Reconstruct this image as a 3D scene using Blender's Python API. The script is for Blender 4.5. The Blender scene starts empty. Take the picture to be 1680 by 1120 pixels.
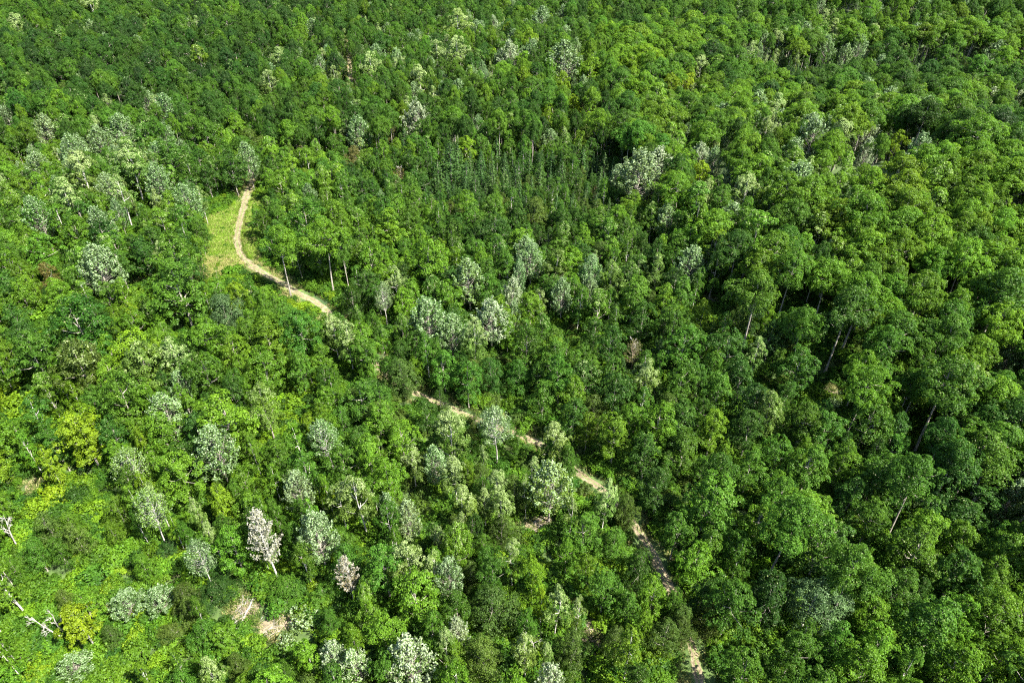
import bpy, math, random
import numpy as np
from mathutils import Vector, Matrix

# ------------------------------------------------------------------ camera, sky, sun, exposure
SC = bpy.context.scene
COL = SC.collection
H_CAM, PITCH, FPX, CX, CY = 80.0, math.radians(37.0), 1120.0, 840.0, 560.0
cam_d = bpy.data.cameras.new('camera'); cam_d.sensor_width = 36.0
cam_d.lens = 36.0*FPX/1680.0; cam_d.clip_start = 0.5; cam_d.clip_end = 6000
cam = bpy.data.objects.new('camera', cam_d); COL.objects.link(cam)
cam.location = (0, 0, H_CAM); cam.rotation_euler = (math.pi/2-PITCH, 0, 0)
SC.camera = cam

SUN_EL = math.radians(53); SUN_AZ = math.atan2(-0.58, 1.0)      # direction to the sun, from +X
sdir = Vector((math.cos(SUN_EL)*math.cos(SUN_AZ), math.cos(SUN_EL)*math.sin(SUN_AZ), math.sin(SUN_EL)))
world = bpy.data.worlds.new('World'); SC.world = world; world.use_nodes = True
wn = world.node_tree.nodes; wl = world.node_tree.links
sky = wn.new('ShaderNodeTexSky'); sky.sky_type = 'NISHITA'; sky.sun_disc = False
sky.sun_elevation = SUN_EL; sky.sun_rotation = math.pi/2-SUN_AZ
wn['Background'].inputs[1].default_value = 0.088
wl.new(sky.outputs[0], wn['Background'].inputs[0])
sun_d = bpy.data.lights.new('sun', 'SUN'); sun_d.energy = 5.0; sun_d.angle = math.radians(0.53)
sun_d.color = (1.0, 0.95, 0.86)
sun = bpy.data.objects.new('sun', sun_d); COL.objects.link(sun)
sun.rotation_euler = sdir.to_track_quat('Z', 'Y').to_euler()
sun.location = (0, 0, 200)
SC.view_settings.view_transform = 'Standard'; SC.view_settings.look = 'None'
SC.cycles.use_denoising = False; SC.cycles.max_bounces = 6; SC.cycles.sample_clamp_indirect = 3.0; SC.cycles.pixel_filter_type = 'BLACKMAN_HARRIS'; SC.cycles.filter_width = 1.15
SC.view_settings.gamma = 1.0; SC.view_settings.exposure = 2.27

# ------------------------------------------------------------------ small tools
R = np.random.default_rng(7)
random.seed(7)
cp, sp_ = math.cos(PITCH), math.sin(PITCH)
FW = np.array([0, cp, -sp_]); UP = np.array([0, sp_, cp])

def project(x, y, z):
    d = np.stack([x, y, z-H_CAM], -1)
    dep = d @ FW
    return CX+FPX*d[..., 0]/dep, CY-FPX*(d @ UP)/dep, dep

def sstep(a, b, v):
    t = np.clip((v-a)/(b-a), 0, 1); return t*t*(3-2*t)

def terrain(x, y):
    x = np.asarray(x, float); y = np.asarray(y, float)
    z = 1.6*np.sin(x*0.031+0.7)*np.cos(y*0.027)+0.9*np.sin(x*0.071+y*0.05)
    z = z+13.0*sstep(5, 85, x)*(sstep(62, 142, y)-sstep(152, 205, y))  # wooded swell on the right
    z = z+15.0*np.exp(-(((x-190)/120)**2+((y-335)/55)**2))         # far rise
    z = z-3.0*np.exp(-(((x-70)/18)**2+((y-62)/26)**2))            # damp hollow
    z = z+7.0*np.exp(-(((x+180)/90)**2+((y-330)/70)**2))
    z = z+4.0*np.exp(-(((x-20)/70)**2+((y-270)/35)**2))
    return z

def unproject(px, py, h=0.0):
    """the point h metres above the ground that a pixel looks at"""
    d = FW+UP*(CY-py)/FPX+np.array([1, 0, 0])*(px-CX)/FPX
    z = h
    for _ in range(6):
        t = (z-H_CAM)/d[2]
        x, y = d[0]*t, d[1]*t
        z = float(terrain(x, y))+h
    return x, y, t

def new_mesh(name, V, F, mats, midx=None, attrs=None):
    """V (n,3); F list of equally sized index arrays (quads or tris)"""
    me = bpy.data.meshes.new(name)
    V = np.asarray(V, np.float32)
    me.vertices.add(len(V)); me.vertices.foreach_set('co', V.ravel())
    loops = np.concatenate([f.ravel() for f in F]).astype(np.int32)
    sizes = np.concatenate([np.full(len(f), f.shape[1], np.int32) for f in F])
    starts = np.concatenate([[0], np.cumsum(sizes)[:-1]]).astype(np.int32)
    me.loops.add(len(loops)); me.loops.foreach_set('vertex_index', loops)
    me.polygons.add(len(sizes)); me.polygons.foreach_set('loop_start', starts)
    if midx is not None: me.polygons.foreach_set('material_index', np.asarray(midx, np.int32))
    for m in mats: me.materials.append(m)
    for k, a in (attrs or {}).items():
        at = me.attributes.new(k, 'FLOAT', 'FACE'); at.data.foreach_set('value', np.asarray(a, np.float32))
    me.update(); me.validate()
    return me

def obj(name, me, parent=None, loc=None):
    o = bpy.data.objects.new(name, me); COL.objects.link(o)
    if parent is not None: o.parent = parent
    if loc is not None: o.location = loc
    return o

def tag(o, label=None, cat=None, group=None, kind=None):
    for k, v in (('label', label), ('category', cat), ('group', group), ('kind', kind)):
        if v: o[k] = v
    return o

# ------------------------------------------------------------------ materials
def mat(name):
    m = bpy.data.materials.new(name); m.use_nodes = True
    nt = m.node_tree
    for n in list(nt.nodes):
        if n.type != 'OUTPUT_MATERIAL': nt.nodes.remove(n)
    return m, nt, nt.nodes['Material Output']

def N(nt, t, **kw):
    n = nt.nodes.new(t)
    for k, v in kw.items(): setattr(n, k, v)
    return n

def leaf_mat(name, tip, transl=0.42, rough=0.5, spec=0.16):
    m, nt, out = mat(name)
    L = nt.links.new
    at = N(nt, 'ShaderNodeAttribute', attribute_type='INSTANCER', attribute_name='tint')
    lv = N(nt, 'ShaderNodeAttribute', attribute_type='GEOMETRY', attribute_name='lv')
    pl = N(nt, 'ShaderNodeAttribute', attribute_type='GEOMETRY', attribute_name='pale')
    sc = N(nt, 'ShaderNodeMix', data_type='RGBA', blend_type='MULTIPLY'); sc.inputs[0].default_value = 1
    mr = N(nt, 'ShaderNodeMapRange'); mr.inputs[3].default_value = 0.62; mr.inputs[4].default_value = 1.38
    L(lv.outputs['Fac'], mr.inputs[0])
    L(at.outputs['Color'], sc.inputs[6]); L(mr.outputs[0], sc.inputs[7])
    hs = N(nt, 'ShaderNodeHueSaturation')
    mh = N(nt, 'ShaderNodeMapRange'); mh.inputs[3].default_value = 0.508; mh.inputs[4].default_value = 0.490
    L(lv.outputs['Fac'], mh.inputs[0]); L(mh.outputs[0], hs.inputs['Hue']); L(sc.outputs[2], hs.inputs['Color'])
    mx = N(nt, 'ShaderNodeMix', data_type='RGBA'); mx.inputs[7].default_value = (*tip, 1)
    L(pl.outputs['Fac'], mx.inputs[0]); L(hs.outputs[0], mx.inputs[6])
    b = N(nt, 'ShaderNodeBsdfPrincipled'); b.inputs['Roughness'].default_value = rough
    b.inputs['Specular IOR Level'].default_value = spec
    tr = N(nt, 'ShaderNodeBsdfTranslucent')
    th = N(nt, 'ShaderNodeHueSaturation'); th.inputs['Hue'].default_value = 0.492; th.inputs['Value'].default_value = 1.25
    L(mx.outputs[2], th.inputs['Color']); L(th.outputs[0], tr.inputs[0])
    L(mx.outputs[2], b.inputs['Base Color'])
    ms = N(nt, 'ShaderNodeMixShader'); ms.inputs[0].default_value = transl
    L(b.outputs[0], ms.inputs[1]); L(tr.outputs[0], ms.inputs[2]); L(ms.outputs[0], out.inputs[0])
    return m

M_GREEN = leaf_mat('green_leaves', (0.30, 0.34, 0.14))
M_CREAM = leaf_mat('cream_tipped_leaves', (0.28, 0.36, 0.14))
M_SILVER = leaf_mat('silver_leaves', (0.24, 0.33, 0.175), 0.3)
M_WHITE = leaf_mat('white_leaves', (0.32, 0.38, 0.24), 0.3)
M_PINK = leaf_mat('pinkish_white_leaves', (0.33, 0.32, 0.255), 0.3)
M_GRASS = leaf_mat('grass_blades', (0.34, 0.31, 0.13), 0.3)
M_NEEDLE = leaf_mat('conifer_needles', (0.12, 0.16, 0.10), 0.1)

def bark(name, c1, c2, scale=3.0):
    m, nt, out = mat(name); L = nt.links.new
    tc = N(nt, 'ShaderNodeTexCoord')
    mp = N(nt, 'ShaderNodeMapping'); mp.inputs['Scale'].default_value = (1, 1, 0.5)
    no = N(nt, 'ShaderNodeTexNoise'); no.inputs['Scale'].default_value = scale; no.inputs['Detail'].default_value = 5
    cr = N(nt, 'ShaderNodeValToRGB'); cr.color_ramp.elements[0].position = 0.38; cr.color_ramp.elements[1].position = 0.62
    cr.color_ramp.elements[0].color = (*c1, 1); cr.color_ramp.elements[1].color = (*c2, 1)
    b = N(nt, 'ShaderNodeBsdfPrincipled'); b.inputs['Roughness'].default_value = 0.85
    L(tc.outputs['Object'], mp.inputs[0]); L(mp.outputs[0], no.inputs['Vector']); L(no.outputs[0], cr.inputs[0])
    L(cr.outputs[0], b.inputs['Base Color']); L(b.outputs[0], out.inputs[0])
    return m
M_BARK = bark('grey_bark', (0.13, 0.115, 0.095), (0.30, 0.27, 0.22))
M_PALE = bark('pale_bark', (0.20, 0.185, 0.155), (0.46, 0.44, 0.39))
M_DEAD = bark('bleached_dead_wood', (0.17, 0.16, 0.14), (0.36, 0.34, 0.30))
M_DRY = bark('dry_brushwood', (0.11, 0.085, 0.055), (0.26, 0.205, 0.14))

def ground_mat():
    m, nt, out = mat('forest_floor'); L = nt.links.new
    tc = N(nt, 'ShaderNodeTexCoord')
    n1 = N(nt, 'ShaderNodeTexNoise'); n1.inputs['Scale'].default_value = 0.12; n1.inputs['Detail'].default_value = 8
    n2 = N(nt, 'ShaderNodeTexNoise'); n2.inputs['Scale'].default_value = 1.6; n2.inputs['Detail'].default_value = 8
    L(tc.outputs['Object'], n1.inputs['Vector']); L(tc.outputs['Object'], n2.inputs['Vector'])
    c1 = N(nt, 'ShaderNodeValToRGB')
    e = c1.color_ramp.elements; e[0].position = 0.35; e[0].color = (0.022, 0.05, 0.010, 1); e[1].position = 0.62; e[1].color = (0.055, 0.095, 0.018, 1)
    e2 = e.new(0.72); e2.color = (0.10, 0.085, 0.045, 1)
    mx = N(nt, 'ShaderNodeMix', data_type='RGBA', blend_type='MULTIPLY'); mx.inputs[0].default_value = 0.8
    c2 = N(nt, 'ShaderNodeValToRGB'); f = c2.color_ramp.elements
    f[0].position = 0.3; f[0].color = (0.5, 0.5, 0.45, 1); f[1].position = 0.7; f[1].color = (1.4, 1.35, 1.2, 1)
    L(n1.outputs[0], c1.inputs[0]); L(n2.outputs[0], c2.inputs[0])
    L(c1.outputs[0], mx.inputs[6]); L(c2.outputs[0], mx.inputs[7])
    b = N(nt, 'ShaderNodeBsdfPrincipled'); b.inputs['Roughness'].default_value = 0.95
    bp = N(nt, 'ShaderNodeBump'); bp.inputs['Strength'].default_value = 0.6; bp.inputs['Distance'].default_value = 0.3
    L(n2.outputs[0], bp.inputs['Height']); L(bp.outputs[0], b.inputs['Normal'])
    L(mx.outputs[2], b.inputs['Base Color']); L(b.outputs[0], out.inputs[0])
    return m

def soil_mat(name, ca, cb, grassy=0.0, gcol=(0.09, 0.13, 0.03)):
    m, nt, out = mat(name); L = nt.links.new
    tc = N(nt, 'ShaderNodeTexCoord')
    n1 = N(nt, 'ShaderNodeTexNoise'); n1.inputs['Scale'].default_value = 1.1; n1.inputs['Detail'].default_value = 9
    n1.inputs['Roughness'].default_value = 0.65
    L(tc.outputs['Object'], n1.inputs['Vector'])
    c = N(nt, 'ShaderNodeValToRGB'); e = c.color_ramp.elements
    e[0].position = 0.33; e[0].color = (*ca, 1); e[1].position = 0.62; e[1].color = (*cb, 1)
    L(n1.outputs[0], c.inputs[0])
    n2 = N(nt, 'ShaderNodeTexNoise'); n2.inputs['Scale'].default_value = 2.3; n2.inputs['Detail'].default_value = 7
    L(tc.outputs['Object'], n2.inputs['Vector'])
    at = N(nt, 'ShaderNodeAttribute', attribute_type='GEOMETRY', attribute_name='mid')
    ad = N(nt, 'ShaderNodeMath', operation='MULTIPLY_ADD'); ad.inputs[1].default_value = 0.34; L(at.outputs['Fac'], ad.inputs[0]); L(n2.outputs[0], ad.inputs[2])
    mr = N(nt, 'ShaderNodeMapRange'); mr.inputs[1].default_value = 0.66-grassy; mr.inputs[2].default_value = 0.80-grassy
    L(ad.outputs[0], mr.inputs[0])
    mx = N(nt, 'ShaderNodeMix', data_type='RGBA'); mx.inputs[7].default_value = (*gcol, 1)
    L(mr.outputs[0], mx.inputs[0]); L(c.outputs[0], mx.inputs[6])
    b = N(nt, 'ShaderNodeBsdfPrincipled'); b.inputs['Roughness'].default_value = 0.95
    bp = N(nt, 'ShaderNodeBump'); bp.inputs['Strength'].default_value = 0.5; bp.inputs['Distance'].default_value = 0.1
    L(n2.outputs[0], bp.inputs['Height']); L(bp.outputs[0], b.inputs['Normal'])
    L(mx.outputs[2], b.inputs['Base Color']); L(b.outputs[0], out.inputs[0])
    return m
M_FLOOR = ground_mat()
M_TRACK = soil_mat('pale_track_dirt', (0.09, 0.07, 0.04), (0.20, 0.16, 0.10))
M_SOIL = soil_mat('bare_soil', (0.085, 0.068, 0.04), (0.20, 0.165, 0.10), 0.10, (0.045, 0.085, 0.012))
M_STRAW = soil_mat('dry_grass_ground', (0.10, 0.115, 0.022), (0.17, 0.155, 0.055), 0.26, (0.065, 0.125, 0.009))

# ------------------------------------------------------------------ ground
def axis(lo, hi, step, far):
    a = np.arange(lo, hi+step, step)
    s = [10, 22, 45, 90, 180, 360, 720, 1200, 2000]
    return np.concatenate([[lo-v for v in s[::-1] if v <= far], a, [hi+v for v in s if v <= far]])
gx = axis(-330, 330, 3.0, 2000); gy = axis(10, 480, 3.0, 2000)
XX, YY = np.meshgrid(gx, gy)
V = np.stack([XX, YY, terrain(XX, YY)], -1).reshape(-1, 3)
nx, ny = len(gx), len(gy)
I = np.arange(nx*ny).reshape(ny, nx)
Fq = np.stack([I[:-1, :-1], I[:-1, 1:], I[1:, 1:], I[1:, :-1]], -1).reshape(-1, 4)
gme = new_mesh('ground', V, [Fq], [M_FLOOR]); gme.polygons.foreach_set('use_smooth', np.ones(len(Fq), bool))
tag(obj('ground', gme), 'uneven green forest floor under all the trees', 'ground', kind='structure')

# ------------------------------------------------------------------ the track
TR_PX = [(572, 60), (573, 100), (575, 135), (560, 190), (510, 235), (450, 262), (426, 277), (417, 292), (406, 317), (398, 347), (391, 374), (389, 398),
         (398, 422), (415, 438), (440, 453), (469, 468), (490, 482), (520, 497), (545, 520), (590, 570), (640, 620), (687, 648), (728, 664), (760, 679),
         (825, 704), (882, 727), (925, 757), (958, 783), (988, 803), (1022, 838), (1048, 872), (1068, 903), (1085, 938), (1104, 975),
         (1122, 1020), (1136, 1065), (1144, 1100), (1150, 1130), (1156, 1170), (1160, 1230), (1150, 1340)]
def spline(pts, step=0.8):
    P = np.array(pts); out = []
    for i in range(len(P)-1):
        p0, p1, p2, p3 = P[max(i-1, 0)], P[i], P[i+1], P[min(i+2, len(P)-1)]
        n = max(2, int(np.linalg.norm(p2-p1)/step))
        for t in np.linspace(0, 1, n, endpoint=False):
            out.append(0.5*((2*p1)+(-p0+p2)*t+(2*p0-5*p1+4*p2-p3)*t*t+(-p0+3*p1-3*p2+p3)*t**3))
    return np.array(out)
TR = spline([unproject(*p)[:2] for p in TR_PX])
tg = np.gradient(TR, axis=0); tg /= np.linalg.norm(tg, axis=1, keepdims=True)
sd = np.stack([tg[:, 1], -tg[:, 0]], 1)
prof = 0.64*np.array([-1.75, -1.45, -1.0, -0.65, -0.3, 0.0, 0.3, 0.65, 1.0, 1.45, 1.75])
relz = np.array([-0.05, 0.09, 0.04, 0.045, 0.10, 0.12, 0.10, 0.045, 0.04, 0.09, -0.05])
midv = np.array([0.95, 0.5, 0, 0, 0.72, 0.72, 0, 0, 0.5, 0.95])
wv = 1+0.12*np.interp(np.arange(len(TR)), np.arange(0, len(TR)+9, 9), R.normal(0, 1, len(np.arange(0, len(TR)+9, 9))))
wv *= np.interp(TR[:, 1], [60, 95, 130], [0.66, 0.72, 1.0])          # it narrows where the wood closes in
Pxy = TR[:, None, :]+sd[:, None, :]*(prof[None, :, None]*wv[:, None, None])
Pxy += R.normal(0, 0.05, Pxy.shape)
Pz = terrain(Pxy[..., 0], Pxy[..., 1])+relz[None]+R.normal(0, 0.012, Pxy.shape[:2])+0.02
n, k = Pz.shape
I = np.arange(n*k).reshape(n, k)
Fq = np.stack([I[:-1, :-1], I[:-1, 1:], I[1:, 1:], I[1:, :-1]], -1).reshape(-1, 4)
tme = new_mesh('dirt_track', np.concatenate([Pxy, Pz[..., None]], -1).reshape(-1, 3), [Fq], [M_TRACK], attrs={'mid': np.tile(midv, n-1)})
tag(obj('dirt_track', tme), 'pale sandy two-rut dirt track winding through the forest', 'track', kind='structure')

def patch(name, px, py, rx, ry, m, label, lift=0.03, seed=0, kind='structure'):
    """a patch of other ground with a ragged edge, following the terrain"""
    r = np.random.default_rng(seed)
    x0, y0, _ = unproject(px, py)
    na, nr = 40, 9
    ph = r.uniform(0, 6.28, 5)
    V = [(0, 0, 0)]
    A = np.linspace(0, 2*np.pi, na, endpoint=False)
    edge = 1+0.16*np.sin(2*A+ph[0])+0.12*np.sin(3*A+ph[1])+0.09*np.sin(5*A+ph[2])+0.07*np.sin(9*A+ph[3])
    pts = [[x0, y0]]
    for i in range(1, nr+1):
        f = i/nr
        for a, e in zip(A, edge): pts.append([x0+math.cos(a)*rx*e*f, y0+math.sin(a)*ry*e*f])
    pts = np.array(pts); z = terrain(pts[:, 0], pts[:, 1])+lift+r.normal(0, 0.02, len(pts))
    z[-na:] -= lift+0.08
    tri = np.array([[0, 1+j, 1+(j+1) % na] for j in range(na)])
    q = np.array([[1+(i-1)*na+j, 1+i*na+j, 1+i*na+(j+1) % na, 1+(i-1)*na+(j+1) % na] for i in range(1, nr) for j in range(na)])
    me = new_mesh(name, np.column_stack([pts, z]), [tri, q], [m], attrs={'mid': np.zeros(len(tri)+len(q))})
    return tag(obj(name, me), label, 'ground', kind=kind)
SOILS = [(233, 463, 2.2, 2.8, 'bare soil patch between dark trees left of the track bend'),
         (50, 800, 1.3, 3.4, 'bare soil strip by yellow green shrubs at left edge'),
         (400, 997, 2.6, 2.0, 'dry brown clearing below the pale trunked birch'),
         (455, 1024, 3.6, 1.8, 'straw coloured clearing right of the fallen dead tree'),
         (885, 862, 3.4, 3.2, 'brown brushwood clearing left of the dirt track'),
         (968, 1042, 2.6, 3.0, 'brown clearing under the round green tree near bottom'),
         (1162, 494, 2.8, 2.6, 'bare earth patch in the gap among central trees'),
         (1364, 640, 2.2, 3.0, 'reddish bare soil patch among the right hand trees'),
         (942, 542, 2.2, 2.2, 'small bare soil patch below silver trees'),
         (1280, 775, 2.0, 2.4, 'dark soil gap above the large bright green tree'),
         (490, 720, 1.6, 1.6, 'small soil patch beside lime shrubs'),
         (180, 1000, 1.2, 1.2, 'reddish soil spot beside silver shrub'),
         (560, 765, 1.5, 1.2, 'tiny soil gap beside green trees'),
         (1225, 812, 1.3, 1.3, 'small soil spot right of a large crown')]
for i, (a, b, c, d, l) in enumerate(SOILS): patch('soil_patch', a, b, c*0.72, d*0.72, M_SOIL, l, 0.04, i)
patch('clearing', 374, 388, 7.0, 25, M_STRAW, 'dry yellow green grass clearing beside the track bend', 0.02, 50)
patch('grass_verge', 470, 458, 11, 8, M_STRAW, 'pale grassy verge below the track bend', 0.025, 51)

# ------------------------------------------------------------------ foliage building
def nrm(v): return v/np.maximum(np.linalg.norm(v, axis=-1, keepdims=True), 1e-6)

def leaf_quads(C, Nn, S, r, width=0.62, fold=0.16):
    n = len(C)
    a = nrm(np.cross(Nn, r.normal(size=(n, 3))))
    b = np.cross(Nn, a)
    s = S[:, None]
    lift = Nn*s*fold
    V = np.stack([C-a*s*0.5-lift*0.6, C+b*s*width*0.5+lift, C+a*s*0.5-lift*0.8, C-b*s*width*0.5+lift], 1).reshape(-1, 3)
    F = np.arange(4*n).reshape(n, 4)
    return V, F

def tube(path, rad, sides=6):
    path = np.asarray(path, float); rad = np.asarray(rad, float)
    n = len(path)
    d = nrm(np.gradient(path, axis=0))
    ref = np.where(np.abs(d[:, 2:3]) > 0.9, np.array([[1.0, 0, 0]]), np.array([[0, 0, 1.0]]))
    u = nrm(np.cross(d, ref)); v = np.cross(d, u)
    A = np.linspace(0, 2*np.pi, sides, endpoint=False)
    V = path[:, None]+rad[:, None, None]*(np.cos(A)[None, :, None]*u[:, None]+np.sin(A)[None, :, None]*v[:, None])
    I = np.arange(n*sides).reshape(n, sides)
    F = np.stack([I[:-1], np.roll(I[:-1], -1, 1), np.roll(I[1:], -1, 1), I[1:]], -1).reshape(-1, 4)
    return V.reshape(-1, 3), F

class Acc:
    def __init__(s): s.V = []; s.F = []; s.n = 0; s.A = []
    def add(s, V, F):
        s.V.append(V); s.F.append(F+s.n); s.n += len(V)
    def tube(s, p, r_, sides=6): s.add(*tube(p, r_, sides))
    def mesh(s, name, m): return new_mesh(name, np.concatenate(s.V), [np.concatenate(s.F)], [m])

def pads(centers, normals, prad, r, per, size, up=0.5, flat=0.6, jit=0.65):
    """leaf sprays gathered in domed pads"""
    k = len(centers)
    Nn = nrm(normals*(1-up)+np.array([0, 0, 1.0])*up)
    cen = np.repeat(centers, per, 0); nn = np.repeat(Nn, per, 0); pr = np.repeat(prad, per)
    off = r.normal(size=(k*per, 3)); off = nrm(off)*(r.uniform(0, 1, (k*per, 1))**0.4)*np.where(r.uniform(size=(k*per, 1)) < 0.12, 1.55, 1.0)
    dn = (off*nn).sum(1, keepdims=True)
    rad2 = 1-np.clip((off-nn*dn)**2, 0, 1).sum(1, keepdims=True)
    pos = cen+(off-nn*dn)*pr[:, None]+nn*(pr[:, None]*flat*(rad2*0.9+dn*0.35))
    ln = nrm(nn*0.65+off*0.45+r.normal(size=off.shape)*jit*0.55)
    S = r.uniform(0.75, 1.25, k*per)*size
    pv = np.repeat(r.normal(0.5, 0.20, k), per)
    lv = np.clip(pv+r.normal(0, 0.13, k*per), 0, 1)
    return pos, ln, S, lv

def limbs(acc, r, trunk, targets, r0=0.10):
    """limbs from the trunk to targets (lobe centres), curving up"""
    for t in targets:
        zt = max(trunk[1][2], t[2]-r.uniform(0.8, 2.2))
        zs = trunk[:, 2]
        b = np.array([np.interp(zt, zs, trunk[:, j]) for j in range(3)]); b[2] = min(zt, zs[-1])
        mid = b*0.5+t*0.5+np.array([0, 0, -0.25])+r.normal(0, 0.12, 3)
        p = np.array([b, b*0.75+mid*0.3-b*0.05, mid, t])
        p[1] = b*0.6+mid*0.4
        acc.tube(p, np.array([r0, r0*0.75, r0*0.5, r0*0.18]), 5)

def trunk_path(r, h, bend=0.25):
    z = np.linspace(-0.4, h, 7)
    b = r.normal(0, bend, 2); c = r.normal(0, bend*0.5, 2)
    t = np.linspace(0, 1, 7)[:, None]
    xy = b*np.sin(t*2.2)*t+c*np.sin(t*6)*0.5
    return np.column_stack([xy-xy[:1], z])

SPECIES = {}      # kind -> list of dict(trunk, crown, both, r, h, c)
def finish(kind, L, acc, bark_m, leaf_m, hfull):
    pos, ln, S, lv, pale = L
    V, F = leaf_quads(pos, ln, S, R)
    cm = new_mesh(kind+'_crown', V, [F], [leaf_m], attrs={'lv': lv, 'pale': pale})
    tv, tf = np.concatenate(acc.V), np.concatenate(acc.F)
    tm = new_mesh(kind+'_trunk', tv, [tf], [bark_m])
    both = new_mesh(kind+'_whole', np.concatenate([V, tv]), [F, tf+len(V)], [leaf_m, bark_m],
                    midx=np.concatenate([np.zeros(len(F)), np.ones(len(tf))]),
                    attrs={'lv': np.concatenate([lv, np.zeros(len(tf))]), 'pale': np.concatenate([pale, np.zeros(len(tf))])})
    rr = float(np.percentile(np.hypot(pos[:, 0], pos[:, 1]), 93)); hh = float(pos[:, 2].max())
    cz = float(np.percentile(pos[:, 2], 55)); zlo = float(np.percentile(pos[:, 2], 3))
    SPECIES.setdefault(kind, []).append(dict(trunk=tm, crown=cm, both=both, r=rr, h=hh, cz=cz, zlo=zlo))

def broadleaf(kind, seed, Rr, Ht, base, leaf_m, bark_m, nl=15, npad=12, per=38, size=0.27, pale_top=0.0, peak=0.42, lobe=0.40, trunk_r=0.17):
    r = np.random.default_rng(seed)
    tp = trunk_path(r, Ht*0.86)
    cen = []; rad = []; ex = r.uniform(0.86, 1.16)
    for i in range(nl):
        t = (i+0.5)/nl
        t = np.clip(t+r.normal(0, 0.05), 0.04, 0.97)
        prof = math.sin(math.pi*min(1, (t**(math.log(0.5)/math.log(peak)))*0.92+0.08))**0.75
        a = i*2.399+r.normal(0, 0.35)
        lr = Rr*lobe*r.uniform(0.6, 1.35)*(0.75+0.35*prof)
        d = max(0, Rr*prof*r.uniform(0.65, 1.2)-lr*0.7)
        if r.uniform() < 0.12: continue
        if r.uniform() < 0.25: d *= r.uniform(1.15, 1.4); lr *= 0.72
        cen.append([math.cos(a)*d*ex, math.sin(a)*d/ex, base+(Ht-base)*t*0.93-0.05+r.normal(0, 0.25)]); rad.append(lr)
    cen = np.array(cen); rad = np.array(rad)
    cen[:, :2] += np.array([np.interp(c[2], tp[:, 2], tp[:, 0]) for c in cen])[:, None]*np.array([[1, 0]])
    pc, pn = [], []
    for c, q in zip(cen, rad):
        m = int(npad*(q/(Rr*lobe))**2*1.25)+3
        d = nrm(r.normal(size=(m*3, 3))); d = d[d[:, 2] > -0.45][:m]
        st = nrm(c*np.array([1, 1, 0])+r.normal(0, 0.2, 3)*np.array([1, 1, 0.3]))     # boughs reach outwards
        p = c+d*np.array([q, q, q*0.74])*r.uniform(0.62, 1.22, (len(d), 1))+st*np.clip(d@st, 0, 1)[:, None]*q*r.uniform(0.1, 0.75)
        inside = np.zeros(len(p), bool)
        for c2, q2 in zip(cen, rad):
            if c2 is c: continue
            inside |= (np.linalg.norm((p-c2)/np.array([1, 1, .82]), axis=1) < q2*0.72)
        keep = (~inside) | (r.uniform(size=len(p)) < 0.22)
        pc.append(p[keep]); pn.append(d[keep])
    pc = np.concatenate(pc); pn = np.concatenate(pn)
    pr = r.uniform(0.32, 0.80, len(pc))*(Rr/3.2)**0.4
    pos, ln, S, lv = pads(pc, pn, pr, r, per, size)
    padp = np.repeat(r.uniform(size=len(pc)), per)
    tt = np.clip((pos[:, 2]-base)/(Ht-base), 0, 1)
    if pale_top > 0:
        thr = pale_top*np.clip(tt*1.5-0.15, 0.08, 1)
        pale = ((padp*0.7+r.uniform(size=len(pos))*0.6) < thr*1.25)*r.uniform(0.5, 1.0, len(pos))
    else:
        pale = (r.uniform(size=len(pos)) < 0.025)*r.uniform(0.2, 0.6, len(pos))
    acc = Acc()
    acc.tube(tp, np.interp(tp[:, 2], [-0.4, 0.5, Ht], [trunk_r*1.5, trunk_r, 0.03]), 7)
    limbs(acc, r, tp, cen, trunk_r*0.5)
    finish(kind, (pos, ln, S, lv, pale), acc, bark_m, leaf_m, Ht)

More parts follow.
